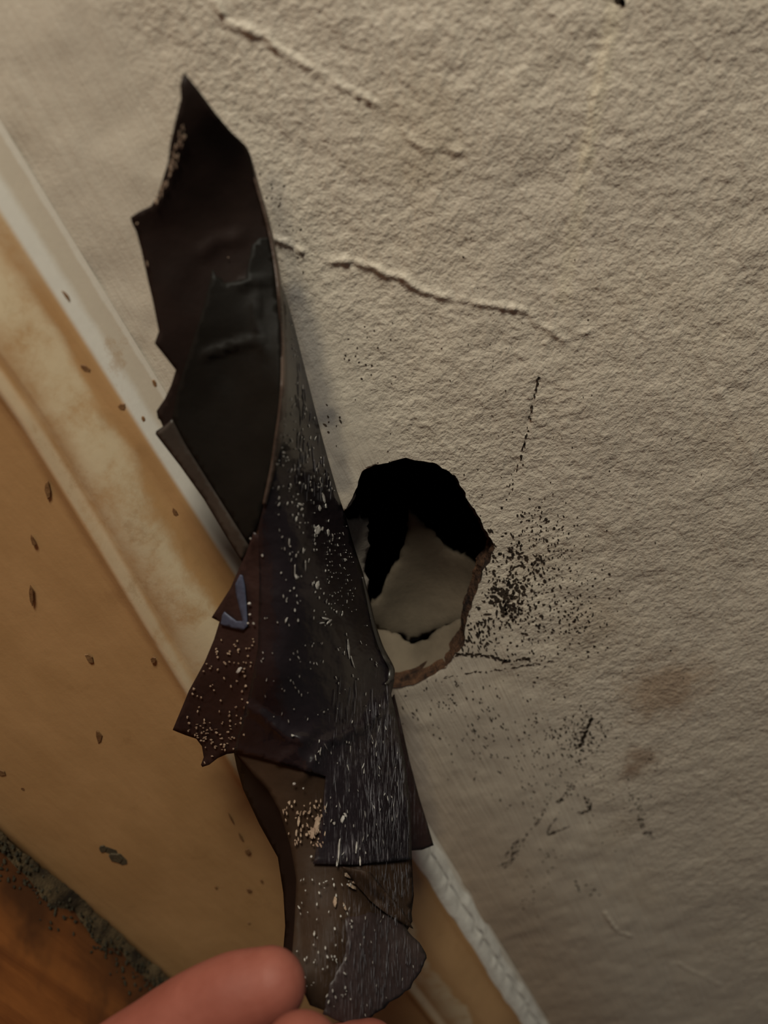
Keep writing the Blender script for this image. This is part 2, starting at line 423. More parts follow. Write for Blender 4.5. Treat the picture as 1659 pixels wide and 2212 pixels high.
def wall_h(px, py):
    P = at(px, py); i = min(max(np.searchsorted(xs, P[0]), 0), nx-1); j = min(max(np.searchsorted(zs, P[2]), 0), nz_-1)
    return P[0], P[2], H[i, j]
M_speck = plain_mat('dark_paint_loss', (.012, .008, .005), (.04, .026, .016), 400, .9, .2)
items = []
hole_loop = hole
def speck(px, py, lmm, wmm, ang=None):
    x, z, c = wall_h(px, py)
    if in_poly(np.array([x]), np.array([z]), hole_loop)[0]: return
    a = rng.normal(0, .25) if ang is None else ang
    items.append((x, z, c, lmm*1.2/1000, wmm*1.35/1000, a))
def cluster(cx, cy, sx, sy, n, l=(.4, 1.6), w=(.25, .6), rot=0, tilt=.35):
    for _ in range(n):
        a, b = rng.normal(0, sx), rng.normal(0, sy)
        speck(cx+a*math.cos(rot)-b*math.sin(rot), cy+a*math.sin(rot)+b*math.cos(rot), rng.uniform(*l)*rng.uniform(.5, 1), rng.uniform(*w), rng.normal(0, tilt))
def seam(pts, n, l=(.4, 1.4), w=(.25, .5), jit=2, ang=None):
    P = smooth_line(pts)
    for _ in range(n):
        k = rng.integers(0, len(P)-1); q = P[k]+(P[k+1]-P[k])*rng.random()
        a0 = at(*P[k])[[0, 2]]; a1 = at(*P[k+1])[[0, 2]]
        speck(q[0]+rng.normal(0, jit), q[1]+rng.normal(0, jit), rng.uniform(*l), rng.uniform(*w), math.atan2(a1[1]-a0[1], a1[0]-a0[0])+rng.normal(0, .2))
cluster(1120, 1262, 46, 62, 300, (.4, 2.0), (.25, .75)); cluster(1030, 1370, 20, 22, 60, (.8, 2.6), (.3, .7), tilt=.2); cluster(1100, 1300, 26, 20, 40, (1.0, 2.6), (.5, 1.0), tilt=.8); cluster(1115, 1205, 22, 12, 16, (1.0, 2.4), (.5, 1.0), tilt=.9); cluster(1105, 1295, 20, 26, 70, (.6, 2.2), (.3, .8)); cluster(1190, 1190, 40, 55, 110, (.3, .9), (.2, .4))
cluster(1250, 1310, 50, 40, 70, (.3, 1.2)); cluster(1230, 1345, 22, 24, 40, (.5, 1.8), (.3, .7)); cluster(1060, 1345, 25, 40, 60, (.5, 1.8))
cluster(1165, 1120, 22, 22, 40, (.3, .9)); cluster(1190, 1400, 80, 28, 60, (.4, 1.3)); cluster(1010, 1110, 20, 40, 18, (.3, .8), (.2, .4))
seam([(982, 1412), (1040, 1412), (1090, 1424), (1145, 1418)], 55, (.5, 1.8), (.3, .7)); seam([(955, 1462), (1040, 1450), (1120, 1438), (1200, 1424)], 45, (.5, 1.4), (.12, .25), 1.2)
cluster(1080, 1560, 80, 50, 110, (.5, 2.2), (.2, .5), tilt=.15); cluster(960, 1520, 40, 40, 45, (.4, 1.6), (.2, .5), tilt=.2)
cluster(1255, 1592, 26, 26, 130, (.4, 1.8), (.25, .6)); cluster(1215, 1580, 60, 30, 60, (.3, 1.2)); cluster(1200, 1660, 70, 55, 110, (.4, 2.0), (.2, .5), tilt=.2)
seam([(1280, 1545), (1262, 1590), (1252, 1612)], 40, (.6, 1.6), (.4, .9)); seam([(1240, 1690), (1215, 1725), (1205, 1730)], 30, (.4, 1.2)); seam([(1262, 1720), (1275, 1745), (1250, 1758)], 40)
seam([(1190, 1720), (1170, 1760), (1150, 1790)], 26, (.5, 1.4), (.15, .3)); seam([(1140, 1800), (1110, 1845), (1085, 1878)], 45, (.6, 1.8), (.15, .35), 4); seam([(1120, 1812), (1090, 1850)], 22, (.8, 1.8), (.12, .3), 2)
seam([(1225, 1785), (1200, 1795), (1184, 1802), (1186, 1786), (1200, 1765)], 45, (.5, 1.4), (.15, .3), 1)
seam([(1362, 1715), (1380, 1745), (1386, 1775), (1392, 1800), (1408, 1806)], 50, (.4, 1.5), (.3, .6), 4); cluster(1340, 1760, 30, 35, 20, (.3, .9))
cluster(1280, 1920, 10, 8, 8, (.5, 1.5), (.4, .9)); seam([(1243, 1905), (1252, 1925)], 10, (.8, 1.8), (.3, .5), 1); cluster(1150, 1930, 22, 22, 16, (.4, 1.2)); cluster(1180, 1855, 22, 20, 18, (.3, 1))
seam([(1165, 812), (1150, 870), (1135, 950), (1120, 1000)], 42, (.4, 1.3), (.2, .45), 2); seam([(1115, 1005), (1105, 1050), (1090, 1090)], 14, (.3, .9), (.2, .35), 4)
cluster(590, 430, 16, 50, 14, (.2, .5), (.2, .35), rot=-.35); cluster(640, 530, 14, 40, 10, (.2, .4), (.2, .3), rot=-.35); cluster(790, 760, 28, 50, 20, (.2, .7), (.2, .4)); cluster(720, 920, 12, 30, 10, (.4, 1.4), (.2, .4))
cluster(1610, 2050, 3, 26, 8, (.4, 1.2), (.2, .35)); cluster(1100, 1000, 180, 330, 70, (.2, .6), (.15, .3)); cluster(1280, 1450, 160, 260, 90, (.2, .7), (.15, .35))
seam([(1336, -6), (1344, 6)], 14, (.5, 1.2), (.4, .8), 4); cluster(1415, 1640, 14, 20, 14, (.3, .9), (.2, .5)); cluster(1010, 1250, 8, 60, 20, (.3, 1.0), (.2, .4))
specks = chips('dark_specks', items, M_speck, wall); specks['label'] = 'black specks where paint came off around the hole'
# hair-like dark curl low on the wall, brown smears on the baseboard
M_smear = plain_mat('brown_smear', (.15, .07, .028), (.21, .11, .045), 300, .6, .3)
bi = []
def smear(px, py, l, w, dirpx):
    c = .0154; P = at(px, py, c); Q = at(px+dirpx[0], py+dirpx[1], c)
    bi.append((P[0], P[2], c-.0001+.00015*(len(bi) % 4), l/1000, w/1000, math.atan2(Q[2]-P[2], Q[0]-P[0])))
for px, py, l, w, d in ((193, 1424, 4.6, 2.0, (12, 30)), (213, 1590, 6.0, 1.7, (5, 30)), (72, 1168, 4.0, 1.1, (8, 25)), (68, 1285, 7.0, 1.2, (2, 30)), (103, 1060, 5.5, 1.6, (5, 30)), (378, 1108, 2.6, 1.2, (8, 20)), (332, 1425, 2.2, 1.4, (2, 20)),
                        (536, 1838, 3.4, 2.0, (15, 20)), (500, 1770, 6, .7, (14, 25)), (520, 1808, 5, .9, (12, 22)), (538, 1922, 2, 1.6, (5, 10)), (565, 1900, 1.4, 1, (5, 10)), (467, 1918, 1.5, .9, (5, 10)), (538, 1994, 1.4, 1, (5, 8)),
                        (2, 1668, 3, 2.6, (5, 10)), (335, 828, 2.2, 1.0, (3, 10)), (310, 905, 1.6, 1, (3, 10)), (265, 880, 2, 1.8, (2, 5)), (145, 640, 2.6, .8, (10, 14)), (185, 795, 2.6, 1.4, (12, 8)), (50, 1705, 2, 1.2, (3, 9))):
    smear(px, py, l, w, d)
smears = chips('brown_smears', bi, M_smear, base, .00015); smears['label'] = 'small brown stains on the baseboard face'
bi = []
for px, py, l, w, d in ((236, 1838, 6.5, 3.4, (25, 8)), (262, 1856, 7.5, 3.6, (25, 20)), (222, 1832, 4, 3.0, (5, 20)), (248, 1850, 6, 3.6, (25, 15))): smear(px, py, l, w, d)
M_scuff = plain_mat('dark_scuff', (.05, .038, .022), (.09, .065, .035), 300, .8, .3)
sc2 = chips('dark_scuff', bi, M_scuff, base, .00025); sc2['label'] = 'dark scuff low on the baseboard'

# ------------------------------------------------------------------ broken plaster inside the hole
def tps(ctrl):                                # thin plate spline of (px, py) -> c
    c = np.array(ctrl, float); P = c[:, :2]/100; n_ = len(P)
    def U(r2): return np.where(r2 > 1e-12, r2*np.log(np.maximum(r2, 1e-12)), 0)
    A = np.zeros((n_+3, n_+3)); d2 = ((P[:, None]-P[None])**2).sum(-1)
    A[:n_, :n_] = U(d2)+np.eye(n_)*.02; A[:n_, n_] = 1; A[:n_, n_+1:] = P; A[n_:, :n_] = A[:n_, n_:].T
    w = np.linalg.solve(A, np.concatenate([c[:, 2], np.zeros(3)]))
    def f(x, y):
        q = np.stack([np.asarray(x, float), np.asarray(y, float)], -1)/100
        return U(((q[..., None, :]-P)**2).sum(-1))@w[:n_]+w[n_]+q@w[n_+1:]
    return f
def tri_poly(outline, step):                  # triangulated outline with inner grid points
    o = np.asarray(outline, float); lo = o.min(0); hi = o.max(0)
    gx, gy = np.meshgrid(np.arange(lo[0]+step*.5, hi[0], step), np.arange(lo[1]+step*.5, hi[1], step))
    gx = gx.ravel()+rng.uniform(-.2, .2, gx.size)*step; gy = gy.ravel()+rng.uniform(-.2, .2, gy.size)*step
    k = in_poly(gx, gy, o)
    d, _ = poly_dist(gx, gy, np.vstack([o, o[:1]])); k &= d > step*.45
    pts = [Vector(p) for p in o]+[Vector(p) for p in zip(gx[k], gy[k])]
    n_ = len(o)
    res = delaunay_2d_cdt(pts, [(i, (i+1) % n_) for i in range(n_)], [list(range(n_))], 1, 1e-5)
    return np.array([tuple(v) for v in res[0]]), [tuple(f) for f in res[2]]
def shell(name, outline, f, mat, parent, step=9, thick=.0003, lift=0, jag=0, seed=0, rnd=0, uvscale=.01, mask=None):
    """a sheet cut to an outline, standing f(px,py) in front of the wall, with real thickness"""
    o = resample(outline, step*.8)
    if jag:
        o = o+jag*np.stack([fbm(o[:, 0]*.09, o[:, 1]*.09, seed, 3), fbm(o[:, 0]*.09+40, o[:, 1]*.09, seed+5, 3)], 1)
    p, fc = tri_poly(o, step); c = f(p[:, 0], p[:, 1])+lift
    e, _ = poly_dist(p[:, 0], p[:, 1], np.vstack([o, o[:1]]))
    if rnd: c = c-rnd*np.clip(1-e/(step*2.2), 0, 1)**2
    fr = np.array([at(a, b, q) for (a, b), q in zip(p, c)])
    # push the back along the surface normal
    nrm = np.zeros_like(fr)
    for t in fc:
        nv = np.cross(fr[t[1]]-fr[t[0]], fr[t[2]]-fr[t[0]])
        for q in t: nrm[q] += nv
    nrm /= np.maximum(np.linalg.norm(nrm, axis=1), 1e-12)[:, None]
    camp = np.array([0, -D, ZC])
    if ((camp-fr)*nrm).sum() < 0: nrm = -nrm; 
    bk = fr-nrm*thick; N = len(p)
    A = fr[fc[0][0]]; nv = np.cross(fr[fc[0][1]]-A, fr[fc[0][2]]-A)
    flip = (nv@(camp-A)) < 0
    faces = []
    from collections import Counter
    cnt = Counter(); 
    for t in fc:
        t = t[::-1] if flip else t
        faces.append(tuple(t)); faces.append(tuple(q+N for q in t[::-1]))
        for a, b in zip(t, t[1:]+t[:1]): cnt[(a, b)] += 1
    for (a, b) in list(cnt):
        if (b, a) not in cnt: faces.append((b, a, a+N, b+N))
    ob = child(name, np.vstack([fr, bk]), faces, mat, parent)
    uv = ob.data.uv_layers.new(name='sheet'); pp2 = np.vstack([p, p])*uvscale
    li = np.zeros(len(ob.data.loops), np.int32); ob.data.loops.foreach_get('vertex_index', li)
    uv.data.foreach_set('uv', pp2[li].ravel())
    if mask:
        at_ = ob.data.attributes.new('wear', 'FLOAT', 'POINT')
        at_.data.foreach_set('value', np.tile(np.clip(mask(p[:, 0], p[:, 1]), 0, 1), 2))
    return ob
M_pl = plain_mat('pale_plaster', (.094, .072, .049), (.140, .108, .074), 45, .9, .25, .0012)
M_pl2 = plain_mat('grey_plaster', (.25, .21, .17), (.36, .31, .26), 120, .9, .5, .0012)
fs = tps([(885, 1110, -.0195), (830, 1250, -.0185), (960, 1180, -.0175), (800, 1330, -.0185), (1040, 1230, -.0125), (900, 1300, -.0210), (880, 1370, -.0195), (1000, 1330, -.0140), (950, 1250, -.0195)])
slabO = [(884, 1108), (900, 1114), (915, 1130), (925, 1142), (940, 1150), (956, 1172), (960, 1182), (985, 1196), (1005, 1204), (1030, 1220), (1060, 1240), (1060, 1330), (1010, 1352), (975, 1350), (940, 1368),
         (905, 1380), (878, 1386), (868, 1374), (845, 1372), (828, 1362), (800, 1350), (790, 1330), (803, 1305), (822, 1286), (835, 1250), (852, 1220), (862, 1206), (874, 1170), (880, 1140)]
t = empty('plaster_chunk', at(920, 1250, -.022)); tag(t, 'large pointed pale plaster slab wedged inside the wall hole', 'plaster')
shell('chunk_body', slabO, fs, M_pl, t, 9, .005, jag=5, seed=3, rnd=.0010)
fs2 = tps([(800, 1350, -.0210), (1000, 1340, -.0075), (880, 1400, -.0140), (950, 1420, -.0045), (985, 1400, -.0045), (890, 1480, -.0018), (840, 1486, -.0018), (780, 1400, -.0140)])
fs2b = lambda x, y: np.minimum(fs2(x, y), -.0022)
slab2 = [(770, 1320), (795, 1338), (826, 1352), (845, 1366), (864, 1371), (874, 1384), (890, 1391), (925, 1379), (945, 1360), (985, 1340), (1030, 1326), (1020, 1370), (985, 1425), (940, 1462), (890, 1484), (845, 1488), (800, 1460), (770, 1420)]
t = empty('plaster_chunk', at(900, 1430, -.014)); tag(t, 'lower cracked pale plaster piece at the bottom of the wall hole', 'plaster')
shell('chunk_body', slab2, fs2b, M_pl, t, 9, .0022, jag=4, seed=9, rnd=.0006)
fs3 = tps([(750, 1120, -.013), (795, 1130, -.013), (790, 1200, -.014), (750, 1250, -.012), (790, 1290, -.013)])
t = empty('plaster_flake', at(775, 1190, -.013)); tag(t, 'thin upright grey plaster flake at the left inside the hole beside the tape', 'plaster')
shell('flake_body', [(745, 1122), (765, 1122), (780, 1118), (796, 1128), (795, 1150), (797, 1180), (790, 1215), (786, 1235), (796, 1250), (795, 1285), (778, 1310), (742, 1290), (735, 1200)], fs3, M_pl2, t, 7, .003, jag=5, seed=5, rnd=.0006)
t = empty('plaster_flake', at(757, 1070, -.001)); tag(t, 'small grey plaster crumb clinging to the upper left edge of the hole', 'plaster')
fs4 = tps([(750, 1060, -.0005), (770, 1060, -.002), (765, 1090, -.003), (745, 1095, -.001)])
shell('flake_body', [(748, 1062), (756, 1050), (768, 1058), (769, 1072), (760, 1088), (748, 1102), (738, 1098), (741, 1078)], fs4, M_pl2, t, 5, .003, jag=3, seed=8, rnd=.0006)

# ------------------------------------------------------------------ the peeled tape patch
def tape_mat(name, base, streak=.0, rough=.22, tint=(.26, .235, .25), spec=.5, bmp=.45):
    m, nt, p = new_mat(name); g = G(nt)
    uv = g.n('ShaderNodeUVMap', uv_map='sheet').outputs[0]
    wear = g.n('ShaderNodeAttribute', attribute_name='wear').outputs['Fac']
    cl = g.noise(uv, 1.1, 4, .6)
    col = g.mix(g.ramp(cl, .3, .75), base, tuple(b*1.35 for b in base))
    hair = g.noise(g.mapping(uv, (26, 1.5, 1), rot=(0, 0, -.03)), 1, 4, .7, .25)
    hair2 = g.noise(g.mapping(uv, (48, 2.2, 1), rot=(0, 0, .05)), 1, 3, .7, .2)
    hm = g.math('MULTIPLY', g.math('MAXIMUM', g.ramp(hair, .54, .70), g.math('MULTIPLY', g.ramp(hair2, .56, .72), .9)), g.math('MULTIPLY', wear, streak))
    hm = g.math('MULTIPLY', hm, g.ramp(g.noise(uv, .9, 4, .65), .30, .62))
    col = g.mix(hm, col, tint)
    g.link(col, p.inputs['Base Color'])
    nb = g.bump(g.math('ADD', g.noise(uv, 1.6, 3, .5), g.math('MULTIPLY', g.math('MULTIPLY', hair, wear), .12)), bmp, .0022)
    g.link(nb, p.inputs['Normal'])
    g.link(g.math('ADD', g.math('MULTIPLY', hm, .3), rough), p.inputs['Roughness'])
    p.inputs['Specular IOR Level'].default_value = spec
    return m
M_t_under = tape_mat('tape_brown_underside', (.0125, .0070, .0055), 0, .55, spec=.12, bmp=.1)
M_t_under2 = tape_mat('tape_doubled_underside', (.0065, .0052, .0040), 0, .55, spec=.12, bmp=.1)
M_t_thin = tape_mat('tape_single_layer_edge', (.030, .022, .017), 0, .45, spec=.3, bmp=.15)
M_t_edge = tape_mat('tape_edge_light_through', (.060, .038, .028), 0, .4)
M_t_red = tape_mat('tape_reddish_brown', (.022, .0110, .0095), .4, .4, spec=.25)
M_t_dark = tape_mat('tape_dark_doubled', (.0105, .0072, .0085), .8, .26, spec=.45)
M_t_low = tape_mat('tape_brown_worn', (.028, .0155, .0090), .75, .6, (.16, .14, .145), .12, bmp=.2)
M_t_end = tape_mat('tape_purple_brown_worn', (.029, .0185, .0175), 1.0, .45, (.15, .125, .13), .3, bmp=.3)
M_t_blue = tape_mat('tape_blue_reflection', (.042, .046, .072), 0, .5, spec=.3)

wr = lambda x, y: .0007*fbm(np.asarray(x)*.012, np.asarray(y)*.008, 61, 2)
lowC = [(600, 580, .012), (600, 540, .008), (606, 640, .016), (612, 830, .026), (592, 1000, .030), (555, 1140, .033), (522, 1215, .033), (460, 1340, .033), (375, 1575, .034), (440, 1650, .037), (508, 1630, .042),
        (640, 700, .005), (660, 800, .004), (690, 950, .004), (735, 1080, .004), (765, 1180, .005), (800, 1300, .007), (850, 1440, .010),
        (650, 1000, .021), (640, 1150, .030), (620, 1300, .038), (700, 1300, .030), (600, 1450, .045), (720, 1480, .035), (810, 1500, .022), (870, 1600, .030), (885, 1720, .044), (890, 1850, .054), (890, 1970, .064), (922, 2065, .074),
        (640, 1650, .050), (740, 1650, .046), (600, 1850, .061), (740, 1850, .062), (620, 2000, .075), (720, 2000, .077), (800, 1980, .072), (650, 2120, .087), (780, 2200, .090), (860, 2140, .084), (560, 1750, .053)]
f_low0 = tps(lowC)
def crease(px, py, line, amp, w):
    d, t_ = poly_dist(np.atleast_1d(np.asarray(px, float)), np.atleast_1d(np.asarray(py, float)), np.array(line, float))
    return amp*np.exp(-(d/w)**2)*np.clip(np.minimum(t_, 1-t_)*6, 0, 1)
creases_low = [([(510, 1510), (560, 1540), (620, 1590), (680, 1600)], .0017, 9), ([(680, 1610), (740, 1590), (800, 1560), (850, 1500)], .0020, 8), ([(580, 1660), (640, 1620), (690, 1560)], .0008, 8), ([(640, 1700), (680, 1640), (710, 1600)], .0010, 8),
               ([(700, 1330), (730, 1380), (745, 1440), (750, 1520)], .0009, 9), ([(770, 1860), (810, 1910), (850, 1950), (892, 2004)], .0018, 12), ([(740, 1880), (790, 1930), (830, 1960)], -.0012, 10), ([(640, 1900), (645, 2000), (650, 2100)], -.0005, 12),
               ([(690, 900), (705, 1000), (740, 1070)], .0006, 8), ([(820, 1420), (850, 1440), (852, 1475)], .0012, 10)]
def f_low(x, y):
    sh = np.shape(x); x = np.ravel(x); y = np.ravel(y)
    c = f_low0(x, y)+wr(x, y)
    for L, a, w in creases_low: c = c+crease(x, y, L, a, w)
    return c.reshape(sh)
upC = [(397, 155, .017), (460, 240, .016), (530, 312, .009), (575, 470, .008), (604, 640, .0150), (610, 830, .0245), (590, 1000, .0285), (555, 1140, .0315), (524, 1212, .0315),
       (283, 472, .018), (330, 450, .018), (370, 310, .018), (340, 740, .021), (380, 800, .021), (340, 890, .022), (338, 935, .023), (440, 1075, .026),
       (450, 500, .014), (480, 650, .017), (500, 800, .020), (470, 900, .022), (510, 1050, .0275)]
f_up0 = tps(upC)
creases_up = [([(425, 778), (460, 760), (510, 745), (570, 732)], .0010, 8), ([(505, 618), (545, 606), (590, 606)], .0007, 8), ([(548, 620), (556, 700), (575, 780)], .0007, 8), ([(420, 560), (470, 520), (540, 510)], .0006, 16)]
def f_up(x, y):
    sh = np.shape(x); x = np.ravel(x); y = np.ravel(y)
    c = f_up0(x, y)+.6*wr(x+300, y)
    for L, a, w in creases_up: c = c+crease(x, y, L, a, w)
    return c.reshape(sh)
tape = empty('tape_patch', at(700, 1300, .01))
tag(tape, 'peeling patch of glossy dark brown tape strips pulled off the wall hole', 'tape')
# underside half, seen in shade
upO = [(397, 155), (430, 195), (465, 243), (500, 285), (530, 313), (541, 336), (553, 392), (575, 470), (590, 540), (600, 610), (606, 680), (609, 800), (606, 880), (594, 1000), (560, 1135), (536, 1200), (523, 1214),
       (500, 1178), (440, 1078), (390, 1008), (336, 938), (337, 932), (352, 922), (346, 908), (341, 904), (338, 888), (356, 862), (370, 832), (380, 800), (355, 768), (334, 742), (343, 716), (330, 650), (318, 600), (305, 540), (294, 500), (284, 480),
       (282, 470), (300, 458), (326, 446), (340, 425), (352, 388), (364, 350), (368, 312), (378, 268), (391, 214), (389, 182)]
o = shell('tape_strip', upO, f_up, M_t_under, tape, 11, .0003); o['label'] = 'near-black brown underside strip with a pointed free tip'
up2 = [(460, 582), (468, 598), (478, 600), (484, 612), (530, 602), (545, 530), (560, 514), (584, 512), (598, 600), (604, 690), (606, 800), (604, 880), (590, 1000), (557, 1130), (536, 1178), (500, 1120), (450, 1040), (400, 960), (372, 902), (384, 840), (412, 750), (440, 662)]
o = shell('tape_strip', up2, f_up, M_t_under2, tape, 11, .0003, lift=.0004); o['label'] = 'black doubled layer on the underside'
up3 = [(338, 936), (352, 924), (372, 906), (400, 960), (450, 1040), (500, 1120), (538, 1180), (522, 1211), (500, 1176), (440, 1076), (390, 1006)]
o = shell('tape_strip', up3, f_up, M_t_thin, tape, 9, .0003, lift=.0005); o['label'] = 'paler single-layer lower margin of the underside'
# thin edge along the fold, paler colour standing for light shining through
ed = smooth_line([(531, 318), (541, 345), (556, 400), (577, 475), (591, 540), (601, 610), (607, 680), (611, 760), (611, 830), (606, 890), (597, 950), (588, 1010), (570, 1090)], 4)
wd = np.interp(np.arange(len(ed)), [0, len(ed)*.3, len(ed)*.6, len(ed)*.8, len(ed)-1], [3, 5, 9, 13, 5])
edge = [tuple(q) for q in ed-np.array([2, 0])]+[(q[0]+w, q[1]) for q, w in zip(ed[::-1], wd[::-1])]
# sheet lying to the right of the fold, the sticky face with paint flecks
streak_m = lambda x, y: np.clip((x-(690-(np.asarray(y)-1500)*.1))/110, 0, 1)*np.clip((np.asarray(y)-1430)/150, 0, 1)+.15*np.clip(1-np.abs(x-(690+(np.asarray(y)-950)*.35))/30, 0, 1)*np.clip((1250-np.asarray(y))/200, 0, 1)
redO = [(548, 1150), (530, 1198), (519, 1222), (498, 1270), (457, 1334), (474, 1343), (462, 1382), (442, 1430), (408, 1492), (373, 1577), (400, 1588), (424, 1596), (436, 1612), (440, 1636), (434, 1652), (437, 1657), (452, 1652), (470, 1638), (490, 1629), (512, 1626), (580, 1640), (640, 1500), (640, 1200)]
o = shell('tape_strip', redO, f_low, M_t_red, tape, 11, .0003, lift=0, mask=streak_m); o['label'] = 'reddish brown single strip with a torn lower corner'
backC = tps([(850, 1500, .010), (830, 1650, .022), (900, 1700, .022), (935, 1826, .030), (885, 1838, .034), (830, 1800, .036)])
o = shell('tape_strip', [(852, 1500), (866, 1560), (884, 1640), (905, 1720), (925, 1785), (937, 1826), (912, 1836), (880, 1838), (800, 1830), (790, 1600)], backC, M_t_red, tape, 11, .0003, mask=streak_m); o['label'] = 'reddish brown strip corner behind the others, near the wall'
foldC = lambda x, y: f_low(x, y)-.0042-.00012*np.clip((600+(np.asarray(y)-1700)*.28)-np.asarray(x), -40, 90)
foldO = [(505, 1626), (560, 1650), (620, 1740), (652, 1850), (668, 1950), (680, 2080), (650, 2150), (612, 2120), (612, 2050), (616, 2000), (612, 1930), (600, 1852), (560, 1780), (525, 1705), (512, 1660)]
o = shell('tape_strip', foldO, foldC, M_t_under, tape, 10, .0003); o['label'] = 'dark edge folded back along the hanging end'
lowO = [(507, 1628), (540, 1668), (578, 1706), (604, 1752), (628, 1830), (640, 1900), (636, 2000), (630, 2080), (650, 2130), (670, 2172), (720, 2190), (800, 2190), (850, 2100), (880, 2010), (891, 1990), (889, 1972), (894, 1935), (890, 1860), (886, 1780), (872, 1650), (850, 1520), (700, 1560)]
o = shell('tape_strip', lowO, f_low, M_t_low, tape, 11, .0003, lift=-.0005, mask=streak_m); o['label'] = 'brown worn strip of the hanging end'
endO = [(745, 1985), (800, 1972), (842, 1975), (868, 1992), (880, 2010), (905, 2036), (919, 2056), (922, 2072), (910, 2100), (880, 2140), (850, 2162), (810, 2192), (790, 2206), (765, 2212), (735, 2208), (700, 2190), (712, 2130), (740, 2080), (752, 2030)]
o = shell('tape_strip', endO, f_low, M_t_end, tape, 10, .0003, lift=.0001, jag=4, seed=4, mask=lambda x, y: x*0+.9); o['label'] = 'purple brown rounded tape end with fine scratches'
darkO = [(598, 590), (607, 640), (612, 720), (613, 830), (606, 900), (594, 1000), (572, 1090), (558, 1140), (560, 1260), (557, 1400), (538, 1500), (505, 1625), (560, 1638), (620, 1654), (704, 1677), (698, 1740), (688, 1810), (676, 1866), (760, 1868), (830, 1862), (890, 1856),
         (886, 1740), (876, 1650), (858, 1560), (845, 1500), (852, 1470), (850, 1440), (824, 1400), (808, 1340), (797, 1290), (785, 1240), (765, 1180), (745, 1110), (728, 1060), (708, 990), (692, 930), (672, 850), (652, 770), (635, 700), (618, 640)]
o = shell('tape_strip', darkO, f_low, M_t_dark, tape, 10, .0003, lift=.0007, mask=streak_m); o['label'] = 'glossy black-brown doubled strips flecked with white paint'
midO = [(700, 1700), (760, 1864), (790, 1875), (830, 1925), (868, 1960), (893, 2006), (872, 1995), (838, 1976), (800, 1950), (770, 1915), (740, 1880), (720, 1868)]
midO = [(740, 1872), (800, 1884), (838, 1930), (870, 1966), (893, 2006), (868, 1994), (836, 1974), (800, 1944), (770, 1912)]
o = shell('tape_strip', midO, f_low, M_t_low, tape, 8, .0003, lift=.0012, mask=streak_m); o['label'] = 'creased corner ending in a sharp point'
o = shell('tape_strip', edge, f_low, M_t_edge, tape, 6, .0003, lift=.0012); o['label'] = 'thin edge along the fold, coloured paler for light shining through'
blueO = [(518, 1242), (524, 1244), (529, 1268), (532, 1310), (534, 1352), (524, 1362), (500, 1357), (476, 1350), (480, 1328), (484, 1322), (494, 1330), (510, 1342), (524, 1342), (516, 1310), (509, 1280), (508, 1262)]  # blue reflection on the folded tape, built as a coloured sliver
o = shell('tape_strip', blueO, f_low, M_t_blue, tape, 6, .0003, lift=.0009); o['label'] = 'slate blue reflection on the tape, painted as a small sliver'
rc = smooth_line([(786, 1246), (799, 1296), (811, 1345), (828, 1396), (848, 1434), (853, 1452), (848, 1472), (834, 1480)], 4)
tn = np.gradient(rc, axis=0); tn /= np.linalg.norm(tn, axis=1)[:, None]; nm = np.stack([-tn[:, 1], tn[:, 0]], 1)
ww = np.interp(np.arange(len(rc)), [0, len(rc)*.4, len(rc)*.75, len(rc)-1], [3, 9, 13, 4])[:, None]
curl = [tuple(q) for q in rc]+[tuple(q) for q in (rc+nm*ww)[::-1]]
o = shell('tape_strip', curl, f_low, tape_mat('tape_clear_edge', (.034, .029, .024), 0, .3, bmp=.2), tape, 6, .0003, lift=.0016); o['label'] = 'greyish see-through rolled edge beside the hole'
# paint flecks stuck to the adhesive
M_fleck = plain_mat('white_paint_flecks', (.30, .27, .24), (.55, .52, .48), 300, .7, .4)
M_fleck2 = plain_mat('tan_plaster_flecks', (.26, .17, .12), (.42, .31, .22), 300, .7, .4)
def flecks(name, items, f, mat, lift, label):
    v = []; fc = []
    for px, py, l, w, a in items:
        b0 = len(v); k = 6; c0 = float(f(np.array([px]), np.array([py]))[0])+lift; ph = rng.uniform(0, 6)
        for ring, (s, dl) in enumerate(((1, 0), (.7, .00025))):
            for q in range(k):
                t_ = ph+q*2*math.pi/k; rr = rng.uniform(.6, 1.25)
                dx, dy = math.cos(t_)*w*rr/2*s, math.sin(t_)*l*rr/2*s
                x, y = px+dx*math.cos(a)-dy*math.sin(a), py+dx*math.sin(a)+dy*math.cos(a)
                c = float(f(np.array([x]), np.array([y]))[0])+lift
                v.append(at(x, y, c+dl))
        fc.append(tuple(range(b0+k, b0+2*k))[::-1])
        for q in range(k): fc.append((b0+q, b0+(q+1) % k, b0+k+(q+1) % k, b0+k+q))
    o = child(name, v, fc, mat, tape, False); o['kind'] = 'stuff'; o['label'] = label; return o
